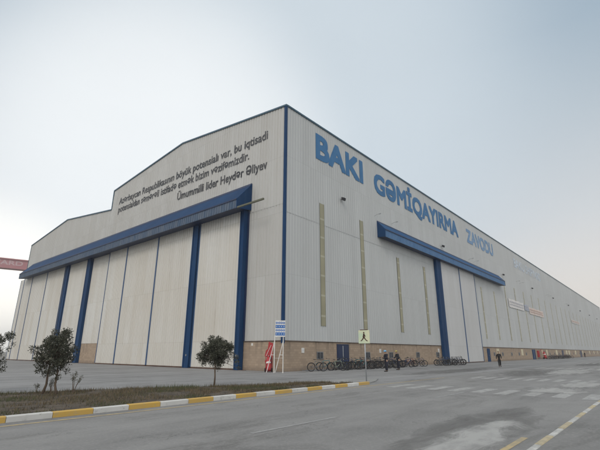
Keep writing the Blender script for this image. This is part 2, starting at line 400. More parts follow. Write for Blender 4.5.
# kerb along the grass island: painted blocks, real step
def kerb_blocks(xs, y0, y1, h, first_yellow, name, root=None):
    by = MB(); bw = MB(); yel = first_yellow
    for a, c in zip(xs[:-1], xs[1:]):
        t = by if yel else bw
        hj = h + random.uniform(-.004, .004); yj = random.uniform(-.006, .006)
        ch = .018
        poly = [(y0+yj, -.05), (y1+yj, -.05), (y1+yj, hj), (y0+yj+ch, hj), (y0+yj, hj-ch)]
        t.prism(poly, lambda u, v, d: (d, u, v), a+.006, c-.006); yel = not yel
    return by, bw
xs = [-23.8 + 1.038*k for k in range(-30, 17)]
by, bw = kerb_blocks(xs, -13.02, -12.84, .14, False, 'kerb')
def merge(a, c):
    o = MB(); o.raw(a.v, a.f, 0); o.raw(c.v, c.f, 1); return o
tag(merge(by, bw).build('kerb', [M['kerb_yellow'], M['kerb_white']]), kind='structure')
xs = [-18.4 + 1.1*k for k in range(-20, 12)]
by, bw = kerb_blocks(xs, -23.42, -23.31, .07, True, 'kerb')
tag(merge(by, bw).build('kerb', [worn('flush_kerb_yellow', (.50,.42,.26), (.3,.27,.2), .45, .65, 5), worn('flush_kerb_white', (.56,.56,.54), (.3,.3,.29), .45, .65, 5)]), kind='structure')
b = MB(); b.box((-160, -60, -.05), (-6, -23.425, .062)); tag(b.build('pavement', M['walk']), kind='structure')
# grass island
back = [(-55,-3.0),(-40,-3.4),(-30,-4.0),(-24,-5.0),(-21,-5.8),(-17.7,-6.9),(-14.5,-8.7),(-12.2,-9.9),(-9.8,-10.3),(-8.6,-11.2),(-8.3,-12.82)]
b = MB(); poly = [(-55,-12.83)] + back[:-1] + [(-8.3,-12.83)]
b.prism(poly[::-1], lambda u, v, d: (u, v, d), -.05, .085); tag(b.build('soil_bed', M['soil']), kind='structure')
b = MB(); b.prism([(-8.29,-12.83),(-7.1,-12.83),(-5.2,-12.2),(-3.2,-11.2),(-5.0,-9.9),(-8.2,-9.6),(-9.7,-10.2),(-8.59,-11.2)], lambda u, v, d: (u, v, d), -.05, .05)
tag(b.build('concrete_apron', M['concrete']), kind='structure')
def yback(x):
    for (a, ya), (c, yc) in zip(back[:-1], back[1:]):
        if a <= x <= c: return ya + (yc-ya)*(x-a)/(c-a)
    return -12
random.seed(11); b = MB()
from mathutils import noise as mn
for i in range(46000):
    x = random.uniform(-27, -8.35); y0 = yback(x); y = -12.78 + (y0+12.78)*random.random()
    d = mn.noise(Vector((x*.7, y*.9, 0))); d2 = mn.noise(Vector((x*.35+9, y*.5, 3)))
    edge = (y+12.8)/(y0+12.8)
    if d < .02 - .3*edge and random.random() < .93: continue
    h = random.uniform(.02, .10)*(1.7 if random.random() < .03 else 1)*(1 + .9*max(0, d2) + .5*edge); a = random.uniform(0, math.tau); wd = random.uniform(.004, .010)
    lx, ly = random.gauss(0, .03), random.gauss(0, .03)
    mi = 1 if (d2 + .25*d + random.gauss(0, .15)) > .12 else (2 if random.random() < .3 else 0)
    b.face([(x-wd*math.cos(a), y-wd*math.sin(a), .083), (x+wd*math.cos(a), y+wd*math.sin(a), .083), (x+lx, y+ly, .083+h)], mi)
tag(b.build('grass', [M['grass1'], M['grass2'], M['grass3']], fix=False), kind='stuff', label='dry brown and green grass on the strip behind the painted kerb')

# ------------------------------------------------------------------ the hall
L = 267.0; Hh = 26.3; B = 2.62
hall = empty('shipyard_hall')
tag(hall, 'huge pale corrugated metal shipyard hall with blue corner trim on a tan block base', 'hall')
def ztop(y):
    P = [(0, 26.3), (18.95, 28.5), (37.72, 26.45), (37.74, 23.25), (55.9, 25.35), (74, 23.3)]
    for (a, za), (c, zc) in zip(P[:-1], P[1:]):
        if a <= y <= c: return za + (zc-za)*(y-a)/(c-a)
    return P[-1][1]
PITCH, DEP = .42, .05
def corr(bb, a0, a1, fn, zb, zt, pitch=PITCH, dep=DEP, mi=0):  # fn(a, d, z)
    a = a0; pts = []
    while a < a1:
        for f, d in ((0, 0), (.58, 0), (.68, 1), (.90, 1)):
            q = a + f*pitch
            if q < a1: pts.append((q, d*dep))
        a += pitch
    pts.append((a1, 0))
    vs_ = []; fs = []
    for q, d in pts:
        vs_.append(fn(q, d, zb(q) if callable(zb) else zb)); vs_.append(fn(q, d, zt(q) if callable(zt) else zt))
    for i in range(len(pts)-1): fs.append((2*i, 2*i+2, 2*i+3, 2*i+1))
    bb.raw(vs_, fs, mi)
front = lambda a, d, z: (d, a, z)         # ribs recessed into the wall
side = lambda a, d, z: (a, d, z)
b = MB()
for y0, y1 in ((.0, 37.73), (37.735, 74.0)): corr(b, y0, y1, front, B, ztop)
b.box((-.012, .3, 15.48), (.0, 5.0, 15.54))
b.build('front_wall', M['clad_front'], hall, fix=False)
b = MB()
corr(b, 0, L, side, B, Hh, dep=.03)
b.box((.3, -.012, 14.60), (17.4, 0, 14.66)); b.box((17.4, -.012, 14.60), (35, 0, 14.66))
b.build('side_wall', M['clad_side'], hall, fix=False)
b = MB()
corr(b, 0, 74, lambda a, d, z: (L-d, a, z), 0, ztop, pitch=2); corr(b, 0, L, lambda a, d, z: (a, 74-d, z), 0, 23.3, pitch=2)
b.build('rear_wall', M['clad_side'], hall, fix=False)
b = MB()
for P in ([(0.06,26.0),(18.95,28.2),(37.7,26.1)], [(37.7,22.9),(55.9,25.0),(73.9,23.0)]):
    for (ya, za), (yb, zb) in zip(P[:-1], P[1:]):
        b.prism([(ya,za),(yb,zb),(yb,zb+.12),(ya,za+.12)], lambda u, v, d: (d, u, v), .1, L-.1)
b.box((.1, 37.6, 22.9), (L-.1, 37.72, 26.1))
b.build('roof', M['roof'], hall)
# trims
b = MB()
b.box((-.06, -.06, B-.25), (.0-.001, .24, Hh+.1)); b.box((0, -.06, B-.25), (.13, -.001, Hh+.1))
b.build('corner_trim', M['blue'], hall)
b = MB()
P = [(-.09, 26.3), (18.95, 28.5), (37.78, 26.45)]
for (ya, za), (yb, zb) in zip(P[:-1], P[1:]): b.prism([(ya,za-.06),(yb,zb-.06),(yb,zb+.12),(ya,za+.12)], lambda u, v, d: (d, u, v), -.10, .25)
b.prism([(37.72,23.3),(37.86,23.3),(37.86,26.4),(37.72,26.4)], lambda u, v, d: (d, u, v), -.08, .2)
P = [(37.87, 23.26), (55.9, 25.35), (74.1, 23.3)]
for (ya, za), (yb, zb) in zip(P[:-1], P[1:]): b.prism([(ya,za-.06),(yb,zb-.06),(yb,zb+.12),(ya,za+.12)], lambda u, v, d: (d, u, v), -.10, .25)
b.box((-.07, 73.98, 2.6), (.2, 74.1, 23.25))
b.box((.135, -.10, Hh-.06), (L+.1, .25, Hh+.13))
b.build('roof_trim', mat('roof_trim_teal', (.03, .085, .13), .5, c2=(.05, .11, .16), scale=(.3,.3,.3)), hall)
b = MB(); b.box((L-.3, -.07, 0), (L+.07, .0-.001, Hh-.07)); b.build('corner_trim', M['clad_side'], hall)
# block base, recessed 6 cm below the cladding, with a dark stained strip standing for the cladding edge's shadow
b = MB(); b.box((.06, .06, 0), (L, .3, B-.02)); b.build('block_base', M['brick_x'], hall)
b = MB(); b.box((.055, .062, 0), (.3, 5.4, B-.022)); b.build('block_base', M['brick_y'], hall)
b = MB(); b.box((-.03, -.03, B-.06), (L, .05, B)); b.box((-.03, .052, B-.06), (.04, 5.0, B)); b.build('edge_shadow_strip', mat('stained_edge_shadow', (.05,.035,.03), .8, c2=(.12,.09,.07), scale=(1.2,1.2,1)), hall)
b = MB(); b.box((.3, .3, .0), (.9, 73.7, 2.7)); b.build('inner_wall', M['dark'], hall)

# canopies over the two door fronts
def canopy(name, a0, a1, zt, dx, zo, zl, zi, fn, mslope, mfascia):
    b = MB(); b.prism([(0,zt),(dx,zo),(dx,zo-.06),(0,zt-.10)], fn, a0, a1)
    n = 24
    root = b.build('canopy', mslope, hall)
    b = MB()
    # ribbed fascia
    s = a0+.15
    b.prism([(dx,zo-.061),(dx,zl),(dx-.06,zl),(dx-.06,zo-.061)], fn, a0+.05, a1-.05)
    k = a0+.3
    while k < a1-.3:
        b.prism([(dx+.03,zo-.12),(dx+.03,zl+.03),(dx+.001,zl+.03),(dx+.001,zo-.12)], fn, k, k+.14); k += .42
    b.build('fascia', mfascia, root)
    b = MB(); b.prism([(dx-.061,zl+.02),(0.0,zi),(0,zi+.08),(dx-.061,zl+.10)], fn, a0+.05, a1-.05); b.build('soffit', M['blue_dark'], root)
    for e0, e1 in ((a0-.06, a0+.04), (a1-.04, a1+.06)):
        b = MB(); b.prism([(0,zt+.02),(dx+.04,zo+.02),(dx+.04,zl-.03),(0,zi-.03)], fn, e0, e1); b.build('end_panel', M['blue'], root)
    b = MB(); b.prism([(dx+.08,zo+.04),(dx+.08,zo-.10),(dx+.035,zo-.10),(dx+.035,zo+.04)], fn, a0, a1); b.build('gutter', M['blue_dark'], root)
    b = MB(); b.prism([(.0,zt+.001),(dx*.12,zt+.001-.12*(zt-zo)),(dx*.12,zt+.05-.12*(zt-zo)),(0,zt+.10)], fn, a0, a1); b.build('ridge_flashing', M['blue_dark'], root)
    return root
canopy('c', 4.86, 70.9, 18.75, 1.96, 16.52, 15.55, 15.8, lambda u, v, d: (-u, d, v), M['blue'], M['fascia'])
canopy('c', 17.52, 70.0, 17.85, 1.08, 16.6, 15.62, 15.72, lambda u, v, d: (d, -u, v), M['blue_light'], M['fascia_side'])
b = MB(); b.box((-1.98, 1.1, 15.50), (-1.82, 4.79, 15.66)); b.box((-1.99, 1.05, 15.49), (-1.81, 1.1, 15.67)); b.build('guide_rail', M['rail'], hall)

# front door leaves (x = -0.45 plane)
def YY(y): return y + .45 + .0168*y
def leaf_door(y0, y1, zb, x, xoff=0):
    y0, y1 = YY(y0), YY(y1)
    b = MB(); corr(b, y0+.12, y1-.12, lambda a, d, z: (x+d, a, z), zb, 15.75, pitch=.42)
    b.box((x+.06, y0, zb), (x+.3, y1, 15.75))
    d = b.build('sliding_door', M['clad_door'], hall, fix=False)
    e = MB(); e.box((x-.05, y0+.005, zb), (x+.055, y0+.12, 15.74)); e.build('door_edge', M['seam_blue'], d)
    e = MB(); e.box((x-.05, y1-.12, zb), (x+.055, y1-.005, 15.74)); e.build('door_edge', M['seam_blue'], d)
    e = MB(); e.box((x-.02, y0+.13, zb-.12), (x+.05, y1-.13, zb-.002)); e.build('bottom_rail', M['rust'], d)
    return d
M['rust'] = mat('rusty_rail', (.07, .035, .025), .85, c2=(.11, .07, .05), scale=(1, 1, 1))
for y0, y1 in ((5.25, 12.2), (13.45, 20.85), (20.86, 28.75), (28.76, 34.1), (41.3, 48.2), (50.2, 58.3), (58.31, 66.1), (66.11, 70.8), (70.81, 72.9)):
    leaf_door(y0, y1, .14, -.45)
b = MB(); corr(b, YY(34.12), YY(39.8), lambda a, d, z: (-.26+d, a, z), 2.75, 15.7); b.box((-.20, YY(34.12), 2.75), (-.03, YY(39.8), 15.7)); b.build('fixed_panel', M['clad_door'], hall, fix=False)
b = MB(); b.box((-.24, YY(34.12), 0), (-.03, YY(39.8), 2.73)); b.build('block_pier', M['brick_y'], hall)
def hpost(y0, y1, x0=-.60, x1=-.03):
    y0, y1 = YY(y0), YY(y1)
    b = MB(); b.box((x0, y0, .02), (x1, y1, 15.9)); o = b.build('guide_post', M['blue'], hall)
    e = MB(); e.box((x0-.05, y0-.02, .02), (x0-.002, y0+.12, 15.85)); e.box((x0-.05, y1-.12, .02), (x0-.002, y1+.02, 15.85))
    e.build('post_flange', M['blue'], o)
    e = MB()
    for z in (1.2,): e.box((x0-.04, (y0+y1)/2-.1, z), (x0-.003, (y0+y1)/2+.1, z+.18))
    e.build('post_plate', M['grey_metal'], o)
hpost(4.62, 5.18); hpost(12.36, 13.3); hpost(39.95, 41.15); hpost(48.3, 49.4)
b = MB(); b.box((-.16, 5.0, 2.62), (-.015, 5.12, 15.7)); b.build('guide_post', M['blue_dark'], hall)
b = MB(); b.box((-.56, 4.3, .001), (-.32, 74.4, .03)); b.build('floor_track', M['rust'], hall)

# side door leaves (y = -0.6 plane)
def sleaf(x0, x1):
    y = -.3; b = MB(); corr(b, x0+.14, x1-.14, lambda a, d, z: (a, y+d, z), .14, 15.7, pitch=.42, dep=.03)
    b.box((x0, y+.04, .14), (x1, y+.28, 15.7)); d = b.build('sliding_door', M['clad_side_door'], hall, fix=False)
    for q in (x0+.005, x1-.15):
        e = MB(); e.box((q, y-.06, .14), (q+.145, y+.035, 15.69)); e.build('door_edge', M['seam_blue'], d)
    e = MB(); e.box((x0, y-.02, .03), (x1, y+.05, .138)); e.build('bottom_rail', M['rust'], d)
sleaf(36.35, 44.4); sleaf(44.41, 52.2)
b = MB(); b.box((34.45, -.46, 0), (35.35, -.035, 15.8)); o = b.build('guide_post', M['blue'], hall)
e = MB(); e.box((35.5, -.42, 0), (36.3, -.035, 15.75)); e.box((35.352, -.2, 0), (35.498, -.035, 15.75)); e.build('post_flange', M['blue'], o)

# translucent strips
sx = [5.8, 13.65, 22.5, 30.7, 56.4, 64.6] + [73.3 + 8.35*k for k in range(23)]
for i, x in enumerate(sx):
    zt = 13.85 if 20 < x < 70 else (16.95 if x < 20 else 16.5)
    wd = .70 if x < 20 else .62
    b = MB(); b.box((x-wd/2, -.035, 4.1), (x+wd/2, -.003, zt))
    f = b.build('light_strip', M['strip'], hall)
    # (frame as a sub-part on the nearest ones)
    if x < 40:
        e = MB(); e.box((x-wd/2-.03, -.04, 4.05), (x-wd/2-.002, -.003, zt+.03)); e.box((x+wd/2+.002, -.04, 4.05), (x+wd/2+.03, -.003, zt+.03)); e.build('strip_frame', M['rail'], f)

# small windows and doors in the block base
for i, x in enumerate([5.25, 13.9, 19.2, 26.5, 33.0, 59.8, 65.2, 71.8, 77.8, 84.1] + [97.5+6.6*k for k in range(23)]):
    b = MB(); b.box((x-.5, .0, .98), (x+.5, .055, 1.05)); b.box((x-.5, .0, 1.6), (x+.5, .055, 1.67)); b.box((x-.5, .0, 1.055), (x-.43, .055, 1.595)); b.box((x+.43, .0, 1.055), (x+.5, .055, 1.595))
    b.box((x-.02, .0, 1.055), (x+.02, .05, 1.595))
    wn = b.build('window', M['grey_metal'], hall)
    b = MB(); b.box((x-.427, .02, 1.053), (x+.427, .05, 1.598)); b.build('pane', M['glass'], wn)
def door(x0, x1, h, two, mt, ajar=False):
    b = MB(); b.box((x0-.1, -.01, 0), (x0-.002, .055, h+.1)); b.box((x1+.002, -.01, 0), (x1+.1, .055, h+.1)); b.box((x0, -.01, h+.002), (x1, .055, h+.1))
    b.box((x0, .03, 0), (x1, .054, h))
    d = b.build('door', [mt], hall)
    mid = (x0+x1)/2
    spans = [(x0+.02, mid-.08), (mid+.08, x1-.02)] if two else [(x0+.02, x1-.02)]
    for a, c in spans:
        e = MB(); e.box((a, .0, .04), (c, .028, h-.03)); e.box((a+.12, -.012, .3), (c-.12, -.001, 1.0)); e.box((a+.12, -.012, 1.2), (c-.12, -.001, h-.2)); e.build('door_leaf', mt, d)
    e = MB(); e.box((mid-.07, -.06, 1.0), (mid-.03, -.015, 1.2)); e.build('handle', M['grey_metal'], d)
    if two:
        e = MB(); e.box((mid-.06, -.004, .06), (mid+.06, .028, h-.06)); e.build('door_gap', M['steel'], d)
door(8.15, 10.05, 2.32, True, M['blue_dark'])
door(55.6, 57.0, 2.25, False, M['blue'])
door(90.2, 93.2, 2.25, True, M['blue'])
door(129, 131.5, 2.25, True, M['blue_dark']); door(165.3, 168.8, 2.25, True, M['blue_dark'])
for x in (62.2, 80.6, 101.5, 107.0, 120.5, 137, 142, 155, 172, 191, 205, 218, 235):
    b = MB(); w_ = .8 if x < 110 else 1.2
    b.box((x-w_, .005, 1.0), (x+w_, .052, 2.35)); o = b.build('hatch_cover', M['cream'], hall)
# floodlights and lamp arms on the side wall
def flood(x, z=18.5):
    b = MB(); b.box((x-.05, -.25, z), (x+.05, -.004, z+.08)); o = b.build('floodlight', M['grey_metal'], hall)
    e = MB(); e.prism([(-.20, z+.24), (-.55, z+.10), (-.46, z-.22), (-.20, z-.10)], lambda u, v, d: (d, u, v), x-.22, x+.22); e.build('lamp_housing', M['dark'], o)
    e = MB(); e.prism([(-.556,z+.07),(-.566,z+.07),(-.476,z-.19),(-.466,z-.19)], lambda u, v, d: (d, u, v), x-.18, x+.18); e.build('lens', M['glass'], o)
for x in (9.5, 38.4, 72.8, 100, 128, 156, 184, 212, 240): flood(x)
def lamp_arm(x, z):
    b = MB(); b.tube([(x, -.004, z-.05), (x, -.4, z+.08), (x, -.75, z+.10)], .022, 6); b.box((x-.06, -1.0, z+.05), (x+.06, -.7, z+.12))
    b.build('lamp_arm', M['steel'], hall)
for x in (16.9, 21.4, 51.2, 54, 84.5, 87.8, 118, 121.3, 150, 153.5): lamp_arm(x, 18.45)

# ------------------------------------------------------------------ lettering
def text_mesh(s, width, cap, offset, mt, parent, fn, name='lettering', extr=.006, size_x=None):
    cu = bpy.data.curves.new('t', 'FONT'); cu.body = s; cu.size = 1; cu.extrude = 0; cu.resolution_u = 3
    ob = bpy.data.objects.new('t', cu); col.objects.link(ob)
    cr = bpy.data.curves.new('r', 'FONT'); cr.body = 'H'; cr.size = 1; ro = bpy.data.objects.new('r', cr); col.objects.link(ro)
    dg = bpy.context.evaluated_depsgraph_get(); dg.update()
    me = bpy.data.meshes.new_from_object(ob.evaluated_get(dg)); mr = bpy.data.meshes.new_from_object(ro.evaluated_get(dg))
    hy = [v.co.y for v in mr.vertices]; z0, z1 = min(hy), max(hy)
    xsn = [v.co.x for v in me.vertices]; x0, x1 = min(xsn), max(xsn)
    wbold = offset
    bm = bmesh.new(); bm.from_mesh(me)
    bmesh.ops.triangulate(bm, faces=bm.faces)
    jit = 'Ə' in s
    if jit: bmesh.ops.split_edges(bm, edges=list(bm.edges))
    r = bmesh.ops.extrude_face_region(bm, geom=list(bm.faces)); vv = [e for e in r['geom'] if isinstance(e, bmesh.types.BMVert)]
    for v in vv: v.co.z += 1
    if jit:
        bm.faces.ensure_lookup_table(); done = set()
        for i, f in enumerate([f for f in bm.faces if len(f.verts) == 3]):
            for v in f.verts:
                if v.index not in done or True: v.co.z += (.0017*(i % 6))/extr if v.co.z > .5 else 0
    for v in bm.verts:
        u = (v.co.x-x0)/(x1-x0)*width; z = (v.co.y-z0)/(z1-z0)*cap; v.co = Vector(fn(u, z, extr*(v.co.z)))
    bmesh.ops.recalc_face_normals(bm, faces=bm.faces)
    m1 = bpy.data.meshes.new('q'); bm.to_mesh(m1); bm.free()
    acc = MB(); V0 = [v.co.copy() for v in m1.vertices]; F0 = [tuple(p_.vertices) for p_ in m1.polygons]
    U = Vector(fn(1, 0, 0)) - Vector(fn(0, 0, 0)); W = Vector(fn(0, 1, 0)) - Vector(fn(0, 0, 0)); D = Vector(fn(0, 0, 1)) - Vector(fn(0, 0, 0))
    U.normalize(); W.normalize(); D.normalize()
    dirs = [(0, 0)] + ([(1,1),(-1,1),(-1,-1),(1,-1),(1,0),(-1,0),(0,1),(0,-1)] if wbold else [])
    for k, (a_, b_) in enumerate(dirs):
        sh_ = U*a_*wbold + W*b_*wbold + D*(.0021*k)
        acc.raw([v+sh_ for v in V0], F0)
    bpy.data.meshes.remove(m1)
    m2 = bpy.data.meshes.new(name); m2.from_pydata(acc.v, [], acc.f); m2.materials.append(mt)
    o = bpy.data.objects.new(name, m2); col.objects.link(o)
    if parent: o.parent = parent
    for q in (ob, ro): bpy.data.objects.remove(q)
    for q in (cu, cr): bpy.data.curves.remove(q)
    for q in (me, mr): bpy.data.meshes.remove(q)
    return o
sidetext = lambda x0, z0: (lambda u, z, d: (x0+u, -.012-d, z0+z))
fronttext = lambda y0, z0, dz=0, w=1: (lambda u, z, d: (-.012-d, y0-u, z0+z+dz*u/w))
text_mesh('BAKI', 9.4, 2.8, .165, M['letter_blue'], hall, sidetext(5.0, 22.25))
text_mesh('GƏMİQAYIRMA', 29.6, 2.62, .15, M['letter_blue'], hall, sidetext(17.4, 22.0))
text_mesh('ZAVODU', 16.2, 2.5, .15, M['letter_mid'], hall, sidetext(51.9, 22.1))
text_mesh('BAKU SHIPYARD', 30.0, 2.2, .06, M['letter_pale'], hall, sidetext(85.2, 22.3))
text_mesh('Azərbaycan Respublikasının böyük potensialı var, bu iqtisadi', 32.8, 1.0, .022, M['letter_dark'], hall, fronttext(35.45, 23.62, -.25, 32.8))
text_mesh('potensialdan səmərəli istifadə etmək bizim vəzifəmizdir.', 29.9, 1.0, .022, M['letter_dark'], hall, fronttext(35.4, 22.25, -.4, 29.9))
text_mesh('Ümummilli lider Heydər Əliyev', 16.4, .98, .022, M['letter_dark'], hall, fronttext(19.05, 20.35, -.4, 16.4))

# ------------------------------------------------------------------ people
def skin_mesh(chains, sub=1):
    """chains: list of lists of (pos, radius); points with equal position are welded. One surface."""
    vs_, rs, es, idx = [], [], [], {}
    for ch in chains:
        prev = None
        for p_, r_ in ch:
            k = tuple(round(c, 4) for c in p_)
            if k not in idx: idx[k] = len(vs_); vs_.append(p_); rs.append(r_)
            if prev is not None: es.append((prev, idx[k]))
            prev = idx[k]
    me = bpy.data.meshes.new('k'); me.from_pydata(vs_, es, []); o = bpy.data.objects.new('k', me); col.objects.link(o)
    sk = o.modifiers.new('s', 'SKIN'); sk.use_smooth_shade = True
    for i, r_ in enumerate(rs):
        v = me.skin_vertices[0].data[i]; v.radius = (r_, r_) if not isinstance(r_, tuple) else r_; v.use_root = (i == 0)
    ss = o.modifiers.new('b', 'SUBSURF'); ss.levels = sub; ss.render_levels = sub
    dg = bpy.context.evaluated_depsgraph_get(); dg.update()
    m2 = bpy.data.meshes.new_from_object(o.evaluated_get(dg))
    vv = [tuple(v.co) for v in m2.vertices]; ff = [tuple(p_.vertices) for p_ in m2.polygons]
    bpy.data.objects.remove(o); bpy.data.meshes.remove(me); bpy.data.meshes.remove(m2)
    return vv, ff
def person(loc, rz, pose, label, jacket, trousers, hat=None, bend=0.0, group=None):
    root = empty('person', loc, rz); root.scale = (1.01,)*3; tag(root, label, 'person', group)
    # facing local +X; left is +Y
    bx_ = bend
    P = dict(pel=(0,0,.95), wa=(.01+.1*bx_,0,1.10), ch=(.02+.5*bx_,0,1.33), ne=(.03+.75*bx_,0,1.47), nk=(.05+.85*bx_,0,1.53))
    sh = {s: (P['ch'][0]+.0, s*.175, 1.41) for s in (-1, 1)}
    A = pose['arms']; Lg = pose['legs']
    body = []; jk = []; tr = []
    body.append([(P['pel'], .10), (P['wa'], .09), (P['ch'], .11), (P['ne'], .055), (P['nk'], .05), ((P['nk'][0]+.015, 0, 1.60), .06)])
    jk.append([((0,0,.82), (.19,.14)), (P['pel'], (.185,.145)), (P['wa'], (.175,.14)), (P['ch'], (.19,.15)), (P['ne'], .09), ((P['nk'][0]-.005, 0, 1.505), .062)])
    tr.append([((0,0,.98), (.13,.10)), ((0,0,.92), (.14,.105))])
    bt = MB()
    for s in (-1, 1):
        el, wr = A[s]; hand = tuple(wr[i] + (wr[i]-el[i])*.22 for i in range(3))
        mid = tuple((sh[s][i]+el[i])/2 for i in range(3)); fm = tuple((el[i]+wr[i])/2 for i in range(3))
        body.append([(P['ch'], .11), (sh[s], .05), (el, .037), (wr, .024), (hand, .030)])
        jk.append([(P['ch'], (.19,.15)), (sh[s], .088), (mid, .075), (el, .066), (fm, .058), (wr, .046)])
        d = (Vector(wr)-Vector(el)).normalized(); sd_ = d.cross(Vector((0,1,0))); sd_ = sd_.normalized() if sd_.length > .1 else Vector((0,0,1)); w2 = d.cross(sd_).normalized()
        for k, (off, ln) in enumerate(((-.027,.062), (-.009,.072), (.009,.068), (.027,.052))):
            a = Vector(hand) + w2*off; q1 = a + d*(ln*.55); q2 = q1 + (d*.6 - sd_*.5)*(ln*.6)
            body.append([(hand, .030), (tuple(q1), .0095), (tuple(q2), .008)])
        th = Vector(hand) - d*.03 + w2*(-.035*s); body.append([(hand, .030), (tuple(th), .012), (tuple(th + d*.035 + w2*(-.012*s)), .009)])
        hp, kn, an = (0, s*.09, .90), Lg[s][0], Lg[s][1]
        toe = (an[0]+.17, an[1]+s*.03, max(.035, an[2]-.06))
        body.append([(P['pel'], .10), (hp, .085), (kn, .055), (an, .035), (toe, .018)])
        th_ = tuple((hp[i]+kn[i])/2 for i in range(3)); sn = tuple((kn[i]+an[i])/2 for i in range(3))
        tr.append([((0,0,.92), (.14,.105)), (hp, .115), (th_, .108), (kn, .090), (sn, .082), ((an[0], an[1], an[2]+.03), .074)])
        v, f = skin_mesh([[((an[0]-.04, an[1], an[2]-.035), .048), ((an[0]+.04, an[1], an[2]-.04), .048), (toe, .042), ((toe[0]+.05, toe[1], max(.03, toe[2]-.01)), .033)]]); bt.raw(v, f)
        v, f = skin_mesh([[((an[0]-.005, an[1], an[2]-.02), .052), ((an[0], an[1], an[2]+.10), .054)]]); bt.raw(v, f)
    v, f = skin_mesh(body); mb = MB(); mb.raw(v, f)
    hx = P['nk'][0] + .035 + .04*bend; hz = 1.635
    hd = MB(); hd.ell((hx, 0, hz), (.098, .076, .12), 16, 12)
    for i, p_ in enumerate(hd.v):                           # shape the head: jaw, brow, cheeks
        x, y, z = p_; t = (z-hz)/.12
        if t < 0: y *= 1+.28*t; x = hx + (x-hx)*(1+.10*t) + .012*(-t)
        hd.v[i] = (x, y, z)
    mb.raw(hd.v, hd.f)
    mb.raw([(hx+.088,-.014,hz-.03),(hx+.088,.014,hz-.03),(hx+.118,0,hz-.032),(hx+.094,0,hz+.02)], [(0,1,2),(0,2,3),(1,3,2),(0,3,1)])   # nose
    for s in (-1, 1):
        mb.ell((hx-.005, s*.074, hz-.005), (.018, .010, .03), 8, 6)                                   # ears
        mb.ell((hx+.088, s*.030, hz+.008), (.010, .013, .008), 8, 6, 1)                               # eyes
    mb.box((hx+.084, -.024, hz-.068), (hx+.094, .024, hz-.060), 1)                                    # mouth
    mb.build('body', [M['skin'], M['hair']], root, smooth=True)
    for nm, ch, mm in (('jacket', jk, jacket), ('trousers', tr, trousers)):
        v, f = skin_mesh(ch); q = MB(); q.raw(v, f); q.build(nm, mm, root, smooth=True)
    bt.build('boots', M['boot'], root, smooth=True)
    hb = MB(); hb.ell((hx-.018, 0, hz+.018), (.104, .086, .125), 14, 8, 0, -.25); hb.build('hair', M['hair'], root, smooth=True)
    if hat:
        q = MB(); q.ell((hx, 0, hz+.045), (.135, .115, .12), 18, 7, 0, 0.0); q.ell((hx+.02, 0, hz+.048), (.165, .125, .012), 18, 4); q.tube([(hx-.12, 0, hz+.09), (hx, 0, hz+.168), (hx+.12, 0, hz+.09)], .012, 6)
        q.build('helmet', hat, root, smooth=True)
    return root
stand_legs = {-1: ((.03,-.10,.50), (0,-.11,.09)), 1: ((.05,.11,.50), (.03,.13,.09))}
walk_legs = {-1: ((.17,-.09,.52), (.28,-.09,.09)), 1: ((-.06,.09,.51), (-.27,.10,.12))}
hold = {-1: ((.10,-.26,1.12), (.34,-.14,1.16)), 1: ((.10,.26,1.12), (.34,.12,1.18))}
reach = {-1: ((.16,-.24,1.16), (.42,-.18,1.05)), 1: ((.14,.24,1.14), (.40,.18,1.04))}
walk_arms = {-1: ((-.12,-.25,1.14), (-.05,-.27,.89)), 1: ((.10,.25,1.14), (.24,.22,.93))}
hang = {-1: ((-.02,-.25,1.13), (.06,-.25,.88)), 1: ((0,.25,1.13), (.08,.25,.88))}
person((6.7,-6.3,0), R(150), dict(arms=hold, legs=stand_legs), 'person in dark navy workwear and a light blue helmet standing in front of the bicycles', M['cloth_navy'], M['cloth_navy'], M['helmet_blue'])
person((10.8,-5.3,0), R(155), dict(arms=reach, legs=stand_legs), 'person in dark workwear and a dull yellow helmet reaching towards the bicycles', M['cloth_char'], M['cloth_navy'], M['helmet_yellow'], .12)
person((26.6,-10.1,0), R(200), dict(arms=walk_arms, legs=walk_legs), 'bareheaded person in black walking across the yard past the wide side door', M['cloth_black'], M['cloth_black'])
person((150,-3.2,0), R(190), dict(arms=hang, legs=stand_legs), 'tiny far off person in dark clothes at the distant end of the block wall', M['cloth_black'], M['cloth_navy'])

